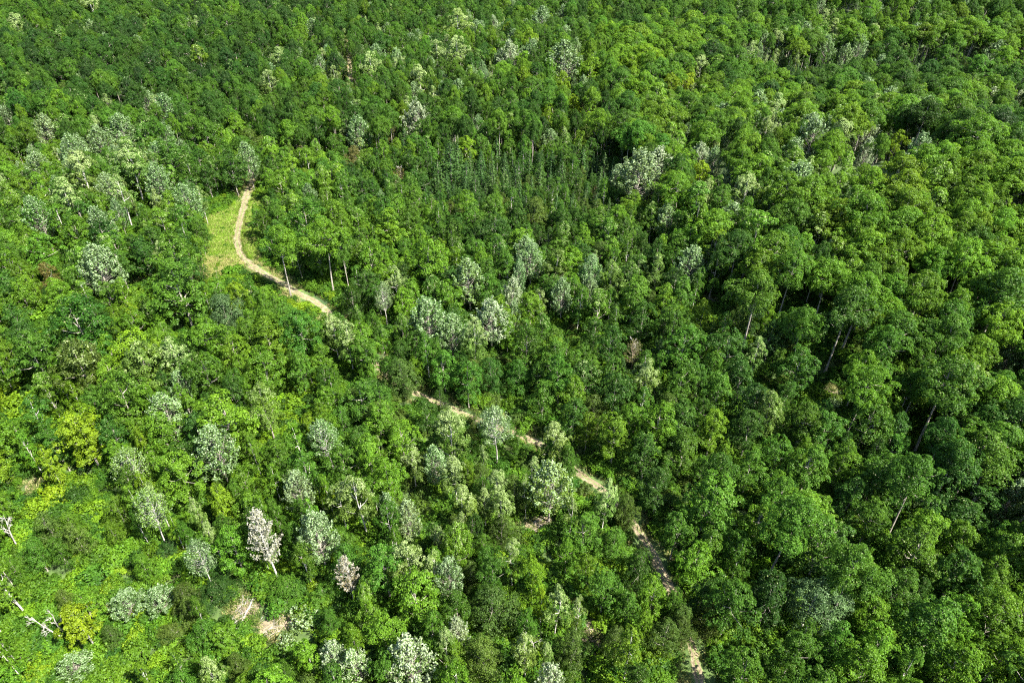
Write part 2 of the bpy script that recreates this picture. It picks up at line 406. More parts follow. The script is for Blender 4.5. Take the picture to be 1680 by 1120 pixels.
def plume(kind, seed, Rr, Ht, base, leaf_m, bark_m, ns=75, per=38, size=0.27, palep=0.75, length=1.5, trunk_r=0.13, spread=0.2, conic=0.5):
    """upswept leafy shoots: aspen and poplar crowns with their pale leaf undersides turned out"""
    r = np.random.default_rng(seed)
    tp = trunk_path(r, Ht*0.9, 0.3)
    acc = Acc()
    acc.tube(tp, np.interp(tp[:, 2], [-0.4, 0.5, Ht], [trunk_r*1.4, trunk_r, 0.02]), 7)
    P, Nn, S, LV, PA = [], [], [], [], []
    for i in range(ns):
        t = (i+0.5)/ns
        prof = math.sin(math.pi*min(1, t**0.75*0.86+0.14))**0.7
        a = i*2.399+r.normal(0, 0.3)
        d = Rr*prof*math.sqrt(r.uniform(0.25, 1.0))
        c = np.array([math.cos(a)*d, math.sin(a)*d, base+(Ht-base)*t*0.9])
        out = np.array([math.cos(a), math.sin(a), 0])*min(1.0, d/Rr+0.15)
        dr = nrm(out*conic*(1.25-t)+np.array([0, 0, 0.75])+r.normal(0, 0.16, 3))
        ln_ = length*r.uniform(0.7, 1.25)
        s = r.uniform(-0.45, 0.6, per)
        off = nrm(r.normal(size=(per, 3)))*(spread*(1.15-0.9*np.clip(s+0.2, 0, 0.8))[:, None])*r.uniform(0.4, 1.3, (per, 1))*1.5
        p = c+dr*(s*ln_)[:, None]+off
        P.append(p); Nn.append(nrm(off*2.2+dr*0.35+r.normal(0, 0.45, (per, 3))+np.array([0, 0, 0.35])))
        S.append(r.uniform(0.7, 1.25, per)*size)
        sv = r.uniform()
        LV.append(np.clip(r.normal(0.5, 0.2, per)+(sv-0.5)*0.3, 0, 1))
        PA.append((r.uniform(size=per) < palep*np.clip(0.35+s*0.9+t*0.45, 0.05, 1)*(0.45+0.9*sv))*r.uniform(0.55, 1, per))
        zb = np.clip(c[2]-d*0.8-0.4, base*0.75, tp[-1, 2])
        b = np.array([np.interp(zb, tp[:, 2], tp[:, j]) for j in range(3)])
        acc.tube(np.array([b, b*0.45+c*0.55+np.array([0, 0, -0.15]), c, c+dr*ln_*0.45]), np.array([0.036, 0.022, 0.010, 0.004]), 3)
    finish(kind, tuple(np.concatenate(q) for q in (P, Nn, S, LV, PA)), acc, bark_m, leaf_m, Ht)

def conifer(kind, seed, Rr, Ht):
    r = np.random.default_rng(seed)
    tp = trunk_path(r, Ht, 0.06); acc = Acc()
    acc.tube(tp, np.interp(tp[:, 2], [-0.4, 0.5, Ht], [0.22, 0.16, 0.02]), 6)
    P, Nn, S, LV = [], [], [], []
    nw = 24
    for i in range(nw):
        t = i/(nw-1); z = 1.0+(Ht-1.1)*t; rr = Rr*(1-t)**0.85*r.uniform(0.85, 1.1)+0.12
        nb = int(5+5*(1-t))
        for j in range(nb):
            a = 6.283*j/nb+r.uniform(0, 1.2); m = int(7+13*(1-t))
            s = r.uniform(0.08, 1, m)**0.8
            d = np.array([math.cos(a), math.sin(a), 0]); q = np.array([-d[1], d[0], 0])
            l = rr*r.uniform(0.75, 1.1)
            p = d*(s*l)[:, None]+q*(r.normal(0, 0.16, m)*(1.1-s*0.7)*min(1, rr))[:, None]
            p[:, 2] = z-0.30*l*s+0.12*l*s*s*1.5+r.normal(0, 0.06, m)
            P.append(p); Nn.append(nrm(np.array([0, 0, 1.0])+d*0.35+r.normal(0, 0.4, (m, 3))))
            S.append(r.uniform(0.22, 0.36, m)); LV.append(np.clip(r.normal(0.35, 0.14, m)+0.25*(s > 0.8), 0, 1))
    P, Nn, S, LV = (np.concatenate(q) for q in (P, Nn, S, LV))
    finish(kind, (P, Nn, S, LV, np.zeros(len(P))), acc, M_BARK, M_NEEDLE, Ht)

def shrub(kind, seed, Rr, Ht, leaf_m, pale=0.0, size=0.24, per=16):
    r = np.random.default_rng(seed); acc = Acc()
    nb = 7; cen = []
    for i in range(nb):
        a = i*2.4; d = Rr*0.55*math.sqrt(i/nb)
        cen.append([math.cos(a)*d, math.sin(a)*d, Ht*r.uniform(0.35, 0.7)])
    cen = np.array(cen)
    for c in cen: acc.tube(np.array([[c[0]*0.15, c[1]*0.15, -0.15], c*0.55, c]), np.array([0.05, 0.035, 0.012]), 4)
    pc, pn = [], []
    for c in cen:
        d = nrm(r.normal(size=(16, 3))); d = d[d[:, 2] > -0.35]
        pc.append(c+d*np.array([Rr*0.5, Rr*0.5, Ht*0.38])*r.uniform(0.7, 1.15, (len(d), 1))); pn.append(d)
    pc = np.concatenate(pc); pc[:, 2] = np.maximum(pc[:, 2], 0.15); pn = np.concatenate(pn)
    pos, ln, S, lv = pads(pc, pn, r.uniform(0.22, 0.45, len(pc))*Rr/1.6, r, per, size)
    pa = (r.uniform(size=len(pos)) < pale)*r.uniform(0.4, 1, len(pos))
    finish(kind, (pos, ln, S, lv, pa), acc, M_BARK, leaf_m, Ht)

for s in range(6):
    v = 100+s
    broadleaf('maple', v, 3.3, 12+s % 3*0.8, 4.2, M_GREEN, M_BARK, nl=16+s % 3)
    broadleaf('mature', 200+v, 4.2, 17, 10.6, M_GREEN, M_BARK, nl=24, npad=17, peak=0.46, lobe=0.36, trunk_r=0.22)
for s in range(4):
    broadleaf('slim', 300+s, 2.4, 13, 4.0, M_GREEN, M_PALE, nl=14, npad=10, peak=0.45, lobe=0.46, size=0.26)
    broadleaf('cream', 400+s, 2.9, 13, 4.6, M_CREAM, M_PALE, nl=15, npad=12, pale_top=0.62, size=0.25, per=40, lobe=0.42)
    broadleaf('creamtop', 500+s, 3.1, 13, 4.2, M_CREAM, M_BARK, nl=16, pale_top=0.30)
    plume('silver', 600+s, 2.7, 12.5, 4.0, M_SILVER, M_BARK, ns=105, per=50, palep=0.52, size=0.24, spread=0.25)
    plume('white', 700+s, 2.7, 12.0, 3.8, M_WHITE, M_BARK, ns=105, per=50, palep=0.72, size=0.235, spread=0.24)
    conifer('conifer', 800+s, 2.7, 10+s % 4*0.8)
    shrub('shrub', 900+s, 1.7, 1.9, M_GREEN)
for s in range(2):
    plume('sparse', 1000+s, 2.6, 13, 6.5, M_SILVER, M_PALE, ns=72, per=38, palep=0.36, size=0.23, spread=0.36)
    plume('birch', 1050+s, 2.0, 15.5, 6.0, M_PINK, M_PALE, ns=70, per=30, palep=1.1, size=0.25, conic=0.8, spread=0.25, trunk_r=0.17)
    broadleaf('grey', 1100+s, 4.2, 11.5, 3.0, M_SILVER, M_PALE, nl=24, npad=18, per=32, size=0.23, pale_top=0.16, lobe=0.36)
    broadleaf('fine', 1150+s, 3.0, 9.5, 1.6, M_GREEN, M_BARK, nl=20, npad=16, per=30, size=0.21)
    shrub('paleshrub', 1200+s, 1.8, 2.0, M_SILVER, 0.5)
    plume('brown', 1250+s, 1.8, 7.5, 2.5, M_GREEN, M_DRY, ns=55, per=14, palep=0.0, size=0.2, conic=0.8)

# ------------------------------------------------------------------ leaf colours (linear)
TONE = dict(dk=(0.027, 0.080, 0.009), md=(0.043, 0.116, 0.010), br=(0.068, 0.160, 0.010), ly=(0.092, 0.188, 0.009), ye=(0.118, 0.205, 0.008),
            ol=(0.051, 0.098, 0.014), cr=(0.080, 0.154, 0.024), sv=(0.058, 0.125, 0.028), wh=(0.080, 0.140, 0.042), co=(0.028, 0.070, 0.014),
            gy=(0.066, 0.125, 0.040), bn=(0.082, 0.092, 0.024), pk=(0.13, 0.13, 0.07), dg=(0.021, 0.062, 0.010))
WORDS = dict(dk='dark green', md='mid green', br='bright green', ly='lime green', ye='yellow green', ol='olive green', cr='cream tipped green',
             sv='silvery green', wh='whitish', co='dark bluish green', gy='grey green', bn='brownish', pk='pinkish white', dg='very dark green')
# px, py (crown centre in the photograph), crown width in px, species, tone, optional height factor
T = '''
273 180 46 silver sv|240 163 32 silver sv|200 213 46 silver sv|163 233 42 silver sv|273 223 32 silver sv|443 140 36 cream cr|453 100 32 cream cr
213 268 62 cream cr|133 283 68 cream cr|107 327 56 cream cr|197 320 46 cream cr|390 207 44 maple br|340 223 60 maple md|277 257 60 maple md
77 213 42 silver gy|13 197 36 silver gy|327 100 46 creamtop br|383 275 50 maple dk|527 110 28 silver sv|153 12 40 cream cr|30 42 36 cream cr
683 193 50 white wh|810 43 26 white wh|890 33 40 silver sv|923 23 22 silver sv|837 90 40 white wh|927 97 60 silver sv|943 80 26 silver sv
753 43 46 cream cr|767 33 24 silver sv|690 130 42 cream cr|747 90 50 cream cr|653 97 28 silver sv|607 113 42 cream cr|717 90 34 cream cr
1050 282 74 silver wh|1078 272 56 white wh|940 170 26 maple ye|900 187 32 maple ly|970 120 46 maple ly|1037 107 42 maple ly|1100 143 44 maple ye
767 243 34 maple ly|977 318 22 brown bn|877 355 54 fine ol|647 223 28 fine bn|655 287 26 brown bn|580 260 32 fine bn|740 283 45 conifer co|957 180 18 fine bn
720 300 30 conifer co|752 272 27 conifer co|766 300 30 conifer co|790 282 27 conifer co|808 306 30 conifer co|828 284 27 conifer co|846 308 30 conifer co
868 288 27 conifer co|886 304 30 conifer co|905 282 27 conifer co|922 300 27 conifer co|858 262 25 conifer co|815 258 25 conifer co|780 312 27 conifer co|735 318 27 conifer co
1000 250 25 conifer co|1020 262 25 conifer co|955 275 25 conifer co|990 285 25 conifer co
1357 77 30 silver sv|1407 77 36 silver sv|1387 90 26 silver sv|1463 43 36 silver sv|1253 70 26 silver sv|1150 113 36 cream cr|1330 227 60 silver sv
1417 228 40 white wh|1423 247 28 white wh|1463 210 46 white wh|1530 223 28 silver sv|1497 220 22 silver sv|1280 203 36 silver sv|1240 207 36 silver sv|1353 190 28 silver sv
1273 183 46 cream cr|1127 223 28 silver sv|1147 257 36 white wh|1173 263 30 silver sv|1183 240 26 silver sv|1197 287 32 silver sv|1623 163 32 white wh|1670 167 26 white wh
1467 243 30 maple ye|1150 287 42 maple ye|1220 317 60 cream cr|1252 335 50 creamtop br|1613 317 60 mature br|1653 347 50 mature br|1387 280 46 creamtop br|1130 140 36 maple ye
60 352 52 silver md|63 410 56 maple br|160 436 66 silver gy|290 410 76 maple md|233 414 48 maple dk|207 486 48 maple br|293 473 96 maple md|373 513 60 fine gy
127 523 100 maple md|57 580 84 maple md|337 553 62 maple br|230 596 80 creamtop cr|290 586 56 cream cr|130 593 78 creamtop ol|337 613 70 maple md|433 603 62 maple br
490 540 70 maple md|493 600 46 maple md|547 540 40 cream cr|433 663 62 creamtop cr|367 690 90 maple br|197 646 90 maple md|137 716 72 maple ye
533 710 52 sparse sv|353 733 70 silver sv|80 456 40 fine bn|470 390 60 mature br|530 385 70 mature br|522 418 44 maple br|560 400 44 mature md|445 398 40 fine dk|500 355 70 maple md
770 456 56 silver sv|870 423 42 silver sv|840 480 38 white wh|703 520 64 silver sv|740 542 46 silver sv|807 520 58 white wh|910 443 46 creamtop cr|922 480 36 silver sv
970 443 38 silver sv|1003 456 46 creamtop cr|980 503 50 creamtop md|870 503 50 maple br|863 563 60 maple md|777 556 50 cream cr 1.1|700 423 74 maple br|610 423 58 maple br
640 375 60 maple br|628 483 30 sparse gy|577 496 48 fine dk|1040 573 36 brown bn|1053 530 62 fine dk|1057 620 48 cream cr|1077 450 42 creamtop cr|570 560 44 cream cr|610 550 52 maple br
813 692 56 sparse wh|740 706 66 cream cr|745 775 50 cream cr|913 720 48 cream cr|620 690 60 maple br|660 720 56 maple br|590 650 60 maple md|700 686 50 fine dk|660 618 56 fine ol
807 613 50 fine dk|890 660 64 fine md|943 680 56 maple dk|963 700 38 maple ly|1080 686 70 maple br|1010 640 60 maple dk|760 620 50 maple md|850 615 50 fine md|1000 560 56 maple dk
1337 385 70 creamtop br|1243 475 84 mature md|1173 440 48 creamtop md|1243 580 34 cream cr|1260 673 56 creamtop cr|1180 640 54 maple md|1170 700 60 maple br|1420 630 74 mature br
1425 690 70 maple md|1560 623 110 mature md|1393 500 90 mature dk|1517 473 74 mature br|1640 520 74 mature br|1660 576 40 silver sv|1310 600 60 maple md|1120 560 64 maple md|1150 520 44 maple br
1040 480 54 maple md|1115 620 60 maple md|1230 700 60 maple dk|1320 690 60 maple md|1450 560 70 mature md|1560 540 80 mature md|1300 440 70 mature md|1480 400 70 mature br|1590 420 74 mature br
490 799 48 silver wh|520 876 62 silver wh|430 872 52 birch pk|327 908 46 sparse wh|240 826 52 sparse cr 1.1|123 1014 60 slim ye 0.8|207 986 54 silver sv 0.5|260 980 48 silver sv 0.5
353 968 70 fine dg 0.4|277 896 40 fine dg 0.45|367 1043 48 maple br 0.6|80 868 52 fine ol|128 884 50 fine ol|100 908 44 fine md|60 910 44 fine md|293 773 80 maple br|297 812 56 fine md|360 820 46 maple ly|383 896 62 maple br|323 840 28 cream cr
120 1090 50 silver sv 0.5|347 1106 44 cream cr|283 1036 46 fine ol 0.5|470 960 70 fine md 0.4|530 975 60 fine md 0.45|547 1070 44 white wh|568 936 32 birch pk 0.8|60 690 60 slim md
590 820 62 cream cr|670 845 42 silver wh|757 820 46 cream cr|817 796 46 cream cr|823 830 44 cream cr|903 790 70 silver cr|750 890 56 creamtop br 1.1|670 922 62 cream cr|683 975 80 maple br
993 958 68 maple md|993 822 46 cream cr|1033 842 40 fine ol 1.2|1050 933 62 fine dk|1072 973 50 maple br|873 933 50 maple ly|840 912 42 cream cr|810 1000 80 fine ol|793 1080 72 fine ol
937 1066 70 fine ol|1033 1066 58 slim br|913 993 52 cream cr|947 1003 32 cream cr|887 990 26 slim ye|750 1033 36 white wh|673 1086 80 white wh|903 1112 44 white wh|583 1086 50 white cr
597 986 48 creamtop br|580 1050 46 slim ly|1090 1046 62 fine ol|747 1104 50 slim br|823 873 50 fine ol|640 780 60 maple br|560 760 60 maple md|930 905 40 maple br|960 870 54 maple md|1000 890 54 fine md
1163 816 96 maple md|1293 850 104 mature md|1403 929 96 mature md|1430 850 62 maple md|1333 986 106 grey gy|1200 986 88 maple md|1147 919 62 maple br|1303 1066 70 maple md|1433 1053 66 maple br
1420 1100 76 maple br|1507 783 84 mature md|1660 813 52 silver sv|1537 1023 104 maple md|1570 1080 80 maple br|1637 1006 80 maple br|1650 1070 70 maple br|1220 1100 70 maple md|1080 800 60 maple dk
1120 740 60 maple md|1060 740 56 maple dk|1230 770 56 maple md|1110 870 52 maple md|1330 760 64 maple md|1500 900 84 maple md|1580 930 80 maple dk|1380 760 60 maple br|1480 960 70 maple md|1150 1010 50 fine ol
'''
T += '''800 690 34 fine md|835 706 30 fine md|905 738 40 fine md|930 752 36 maple md|780 690 26 fine ol|1028 850 30 fine ol|1112 1000 36 fine md|560 535 44 maple md|598 582 54 maple md|638 612 44 fine md|664 634 32 fine ol|722 658 34 fine dk|800 706 40 fine md|905 748 46 fine md|935 768 40 maple md|1012 826 42 fine md|1122 1016 50 fine ol|1130 1046 44 fine ol
1120 985 34 maple md|850 732 40 fine md'''
TREES = []
for tok in T.replace('\n', '|').split('|'):
    f = tok.split()
    if f: TREES.append((float(f[0]), float(f[1]), float(f[2]), f[3], f[4], float(f[5]) if len(f) > 5 else 1.0))
SH = '''37 263 50 shrub ye|67 506 50 shrub ly|27 662 56 shrub ly|15 640 40 shrub ye|103 690 44 shrub ly|90 806 50 shrub ye|60 830 46 shrub ly|120 790 44 shrub ly|150 830 46 shrub ly|40 880 40 shrub ly
480 656 40 shrub ly|500 640 36 shrub ly|470 690 36 shrub ly|330 925 30 shrub md|63 1103 44 shrub ye|357 1072 30 shrub ye|940 985 26 shrub bn|1370 660 26 paleshrub sv|1160 520 34 shrub ly|720 800 40 shrub ly|700 830 34 shrub ly
250 870 46 shrub br|200 900 50 shrub br|150 940 50 shrub md|60 960 50 shrub md|40 1030 50 shrub md|230 1060 50 shrub br|190 1090 44 shrub md|420 940 44 shrub md|450 990 44 shrub md|500 1010 50 paleshrub ol|470 1060 44 paleshrub ol
340 310 20 shrub br|350 330 18 shrub br|560 480 34 shrub md|540 455 34 shrub br|600 500 30 shrub md|990 870 30 shrub br|870 880 26 shrub ly|860 700 34 shrub br|840 660 34 shrub br|1200 850 34 shrub br|1210 1040 36 shrub dk
1000 775 30 shrub br|1030 790 34 shrub dk|1075 870 26 shrub br|1110 930 26 shrub br|910 690 30 shrub md|1340 640 26 shrub md'''
for tok in SH.replace('\n', '|').split('|'):
    f = tok.split(); TREES.append((float(f[0]), float(f[1]), float(f[2]), f[3], f[4], 1.0))

NATH = dict(maple=(5.5, 1.0), mature=(9.0, 1.05), slim=(7, 1.2), cream=(6.5, 1.15), creamtop=(6, 1.05), silver=(6.5, 1.1), white=(6.0, 1.1),
            conifer=(4.5, 1.25), sparse=(7, 1.2), birch=(10.5, 1.2), grey=(5.5, 0.75), fine=(3.6, 0.85), brown=(3, 1.0), shrub=(0.5, 0.5), paleshrub=(0.5, 0.5))
plants = []       # dict per plant
def make_plant(px, py, w, kind, tone, hf):
    var = int(R.integers(len(SPECIES[kind]))); S_ = SPECIES[kind][var]
    hc = 7.0
    for _ in range(4):
        x, y, t = unproject(px, py, hc)
        wm = w/FPX*t
        a, b = NATH[kind]
        h = (a+b*wm)*hf
        hc = h*S_['cz']/S_['h']
    return dict(x=x, y=y, w=wm, h=h, kind=kind, tone=tone, var=var, px=px, py=py, wp=w, dep=t, hand=True, hc=hc)
for t in TREES:
    p = make_plant(*t)
    q = TR-np.array([p['x'], p['y']]); j = int(np.argmin((q**2).sum(1))); dj = float(np.hypot(*q[j]))
    if dj < 1.9:                                  # no stem grows in the ruts
        sg = 1.0 if (-q[j])@sd[j] > 0 else -1.0
        p['x'], p['y'] = TR[j]+sd[j]*sg*1.9
    plants.append(p)

# ------------------------------------------------------------------ filling the forest
def side(px, py, pts):
    """> 0 right of/above the polyline (x as a function of y)"""
    ys = [p[1] for p in pts]; xs = [p[0] for p in pts]
    return px-np.interp(py, ys, xs)
EDGE = [(1010, 230), (1075, 320), (1200, 445), (1340, 560), (1480, 700), (1640, 840), (1900, 900)]
def zone(px, py):
    if py < 330 and 690 < px < 1010 and 245 < py and R.uniform() < 0.45: return 'con'
    if py < 165-(1680-px)*0.06 and py > 85 and px > 1190 and R.uniform() < 0.75: return 'con'
    if side(px, py, EDGE) > 0 and py > 60: return 'right'
    if py < 240: return 'far'
    if px > 1105 and py > 560: return 'lowright'
    if px > 560 and py < 640: return 'mid'
    if px > 560: return 'lowmid'
    if py < 760: return 'left'
    return 'lowleft'
MIX = dict(con=[('conifer', 'co', 4), ('fine', 'ol', 1), ('slim', 'md', 1.5), ('fine', 'dk', 1)],
           right=[('mature', 'md', 4), ('mature', 'br', 6), ('mature', 'dk', 1), ('maple', 'br', 1), ('creamtop', 'br', 0.8), ('mature', 'ly', 0.4)],
           far=[('maple', 'md', 2), ('mature', 'md', 4), ('mature', 'dk', 2), ('maple', 'dk', 1), ('mature', 'br', 1.5), ('maple', 'br', 1), ('creamtop', 'md', 1.2), ('cream', 'cr', .5), ('silver', 'sv', .5), ('fine', 'ol', .6), ('conifer', 'co', .3)],
           lowright=[('maple', 'md', 5), ('maple', 'br', 4), ('mature', 'md', 2), ('maple', 'dk', 2), ('slim', 'md', 1)],
           mid=[('maple', 'md', 4), ('maple', 'br', 3), ('maple', 'dk', 2.5), ('creamtop', 'md', 1), ('fine', 'dk', 1.5), ('fine', 'ol', 0.8), ('slim', 'md', 1), ('silver', 'sv', 0.4)],
           lowmid=[('maple', 'md', 3), ('maple', 'br', 3), ('fine', 'md', 2), ('fine', 'ol', 1.5), ('cream', 'cr', 1.0), ('slim', 'md', 1), ('maple', 'dk', 1)],
           left=[('maple', 'md', 4), ('maple', 'br', 4), ('maple', 'dk', 1.5), ('slim', 'br', 1), ('creamtop', 'br', 1.2), ('fine', 'md', 1), ('silver', 'sv', 0.4)],
           lowleft=[('fine', 'md', 2), ('fine', 'br', 1.5), ('fine', 'ol', 1), ('slim', 'br', 3), ('slim', 'md', 2), ('sparse', 'cr', 0.4), ('maple', 'br', 2), ('maple', 'md', 1.5), ('cream', 'cr', 0.5)])
SPACE = dict(con=3.4, right=5.0, far=4.8, lowright=4.8, mid=4.6, lowmid=4.4, left=4.6, lowleft=4.0)
WID = dict(con=(3.2, 4.6), right=(6.6, 10.4), far=(4.2, 7.4), lowright=(4.6, 8.2), mid=(4.0, 7.0), lowmid=(3.8, 6.4), left=(4.0, 7.2), lowleft=(3.2, 6.0))

# cloud shadow, shade and sunlit bands painted into leaf tones, besides darker stands (pixel centre, extent, lighter > 0)
STAND_LIGHT = np.array([(250, 110, 230, 60, -1.3), (1440, 135, 260, 34, -1.5), (1600, 250, 140, 50, -1.7), (1010, 120, 130, 45, 0.9), (1430, 345, 260, 70, 1.0), (820, 290, 160, 40, -0.7), (1580, 790, 130, 80, -0.9),
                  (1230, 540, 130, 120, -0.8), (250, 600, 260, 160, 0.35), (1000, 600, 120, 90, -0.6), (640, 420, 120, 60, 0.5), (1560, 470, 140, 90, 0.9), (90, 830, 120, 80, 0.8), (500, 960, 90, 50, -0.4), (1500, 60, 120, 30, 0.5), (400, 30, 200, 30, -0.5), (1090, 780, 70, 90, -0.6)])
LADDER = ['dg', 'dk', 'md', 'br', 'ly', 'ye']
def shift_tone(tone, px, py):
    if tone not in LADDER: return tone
    f = float((STAND_LIGHT[:, 4]*np.exp(-((px-STAND_LIGHT[:, 0])/STAND_LIGHT[:, 2])**2-((py-STAND_LIGHT[:, 1])/STAND_LIGHT[:, 3])**2)).sum())
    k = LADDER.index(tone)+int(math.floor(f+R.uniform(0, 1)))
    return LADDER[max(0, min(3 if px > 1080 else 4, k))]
def pale_stand(px, py): return math.exp(-((px-680)/170)**2-((py-110)/70)**2)+math.exp(-((px-190)/130)**2-((py-290)/55)**2)+0.8*math.exp(-((px-1240)/90)**2-((py-330)/40)**2)+0.8*math.exp(-((px-1400)/170)**2-((py-70)/40)**2)+0.9*math.exp(-((px-1330)/200)**2-((py-215)/35)**2)+0.75*math.exp(-((px-740)/140)**2-((py-860)/120)**2)+0.6*math.exp(-((px-620)/150)**2-((py-1070)/60)**2)+0.5*math.exp(-((px-870)/130)**2-((py-460)/50)**2)

# places that stay open in the photograph: the visible stretches of the track, the clearings
OPEN = []
for (a, b, rr) in [(418, 291, 10), (406, 317, 12), (398, 347, 14), (391, 374, 16), (390, 398, 18), (398, 422, 20), (415, 438, 20), (440, 453, 18), (467, 467, 16), (488, 480, 14), (518, 496, 14),
                   (375, 320, 16), (365, 345, 22), (362, 380, 24), (360, 412, 22), (365, 435, 20), (432, 425, 10), (460, 440, 16), (474, 455, 14), (500, 462, 16), (540, 470, 18),
                   (687, 648, 14), (760, 679, 16), (880, 726, 14), (850, 712, 12), (962, 787, 18), (985, 802, 18), (1048, 872, 16), (1062, 895, 16), (1080, 925, 14), (1095, 955, 12), (1104, 975, 12), (1140, 1085, 18), (1148, 1112, 20),
                   (574, 100, 4), (577, 130, 4), (400, 997, 22), (455, 1024, 22), (420, 1030, 24), (50, 800, 16), (233, 463, 16), (885, 862, 20), (968, 1042, 18), (1162, 494, 16), (1364, 640, 12), (943, 540, 12), (1010, 770, 22), (1075, 860, 14), (80, 1035, 34), (20, 880, 26), (155, 1060, 16), (438, 960, 14), (365, 950, 12), (268, 905, 12), (710, 820, 26)]:
    x, y, t = unproject(a, b); OPEN.append((a, b, rr, t))
OPEN = np.array(OPEN)
HB = [dict(p) for p in plants]
hpx = np.array([p['px'] for p in HB]); hpy = np.array([p['py'] for p in HB]); hwp = np.array([p['wp'] for p in HB]); hd = np.array([p['dep'] for p in HB])
hx = np.array([p['x'] for p in HB]); hy = np.array([p['y'] for p in HB]); hw = np.array([p['w'] for p in HB])
hprot = np.where(hd > 170, 0.10, np.where(hd > 130, 0.15, 0.34))
STALK = '137 716|430 872|327 908|240 826|123 1014|590 820|807 520|813 692|870 423|628 483|547 540|570 560|213 268|197 320|60 352|293 473|903 790|993 958|1560 623|1507 783|1393 500|530 385|770 456|922 480|533 710|670 845'
ex = []
for tok in STALK.split('|'):
    a, b = map(float, tok.split())
    for p in plants:
        if p['px'] == a and p['py'] == b:
            z = float(terrain(p['x'], p['y']))
            for f in (0.08, 0.22):
                u_, v_, d_ = project(p['x'], p['y'], z+p['h']*f); ex.append((float(u_), float(v_), 7, float(d_)))
OPEN = np.concatenate([OPEN, np.array(ex)])
# hand-placed crowns must not stand over the open places either, so slide them back a little if they do
CELL = 8.0
gridc = {}
def cell(x, y): return (int(x//CELL), int(y//CELL))
def put(x, y, s): gridc.setdefault(cell(x, y), []).append((x, y, s))
for p in plants:
    if p['kind'] not in ('shrub', 'paleshrub'): put(p['x'], p['y'], p['w'])
def near(x, y, w):
    cx, cy = cell(x, y)
    for i in (-1, 0, 1):
        for j in (-1, 0, 1):
            for (a, b, s) in gridc.get((cx+i, cy+j), ()):
                dd = min(8.0, 0.30*(w+s))
                if (a-x)**2+(b-y)**2 < dd*dd: return True
    return False
trx = TR[::2]
NTRY = 80000; NTRY2 = 45000
ys = 24+(540-24)*R.uniform(0, 1, NTRY+NTRY2)**0.62
xs = R.uniform(-1, 1, NTRY+NTRY2)*(ys*0.92+38); itr = 0
zz = terrain(xs, ys)
qx, qy, qd = project(xs, ys, zz+7.5)
cnt = 0
for x, y, z, px, py, d in zip(xs, ys, zz, qx, qy, qd):
    itr += 1
    if d < 20: continue
    zn = zone(px, py)
    lo, hi = WID[zn]
    mix = MIX[zn]; tot = sum(m[2] for m in mix); u = R.uniform()*tot
    for kind, tone, wgt in mix:
        u -= wgt
        if u <= 0: break
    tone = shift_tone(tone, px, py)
    if R.uniform() < 0.42*pale_stand(px, py): kind, tone = [('cream', 'cr'), ('creamtop', 'md'), ('silver', 'sv')][int(R.integers(3))]
    w = R.uniform(lo, hi)*(0.72 if kind in ('slim', 'conifer', 'cream') else 1.0)
    small = itr > NTRY
    if small: w *= 0.62
    fp = w if small else max(w, SPACE[zn]*0.95)
    if near(x, y, fp*(0.8 if zn == 'right' else 1.0)): continue
    dt = np.min((trx[:, 0]-x)**2+(trx[:, 1]-y)**2)
    if dt < 1.7**2: continue
    a, b = NATH[kind]; h = (a+b*w)*R.uniform(0.85, 1.08)*(0.94 if zn == 'right' else 1.0)
    if zn == 'right' or kind == 'mature': h = 0.6*h+0.4*16.0
    var = int(R.integers(len(SPECIES[kind]))); S_ = SPECIES[kind][var]
    hc = h*S_['cz']/S_['h']
    px, py, dep = project(x, y, z+hc)
    wp = w*FPX/dep
    hp = wp*0.55+ (h*0.26)*FPX/dep*0.4
    m = (OPEN[:, 3] > dep-3) & (np.abs(OPEN[:, 0]-px) < OPEN[:, 2]*0.8+wp*0.5) & (np.abs(OPEN[:, 1]-py) < OPEN[:, 2]*0.8+wp*0.62)
    if m.any(): continue
    m = (hd > dep+0.3) & (((hpx-px)/(hwp*hprot+wp*0.5))**2+((hpy-py)/(hwp*hprot+wp*0.58))**2 < 1)
    if m.any(): continue
    put(x, y, fp*(0.8 if zn == 'right' else 1.0))
    plants.append(dict(x=x, y=y, w=w, h=h, kind=kind, tone=tone, var=var, px=float(px), py=float(py), wp=float(wp), dep=float(dep), hand=False, hc=hc))
    cnt += 1
print('fill trees', cnt)

# which crowns the photograph shows: a coarse depth buffer of crown ellipses
G = 4.0; gw, gh = 420, 280
ZB = np.full((gh, gw), 1e9); ID = np.full((gh, gw), -1, int); area = np.zeros(len(plants))
for i in sorted(range(len(plants)), key=lambda i: -plants[i]['dep']):
    p = plants[i]
    a = p['wp']/2/G; b = a*1.1
    cx, cy = p['px']/G, p['py']/G
    x0, x1 = int(max(0, cx-a)), int(min(gw, cx+a+1)); y0, y1 = int(max(0, cy-b)), int(min(gh, cy+b+1))
    if x1 <= x0 or y1 <= y0: continue
    yy, xx_ = np.mgrid[y0:y1, x0:x1]
    m = ((xx_+.5-cx)/a)**2+((yy+.5-cy)/b)**2 < 1
    ID[y0:y1, x0:x1][m] = i
u, c = np.unique(ID[ID >= 0], return_counts=True); area[u] = c
for i, p in enumerate(plants): p['area'] = float(area[i]); p['full'] = math.pi*(p['wp']/2/G)**2*1.1

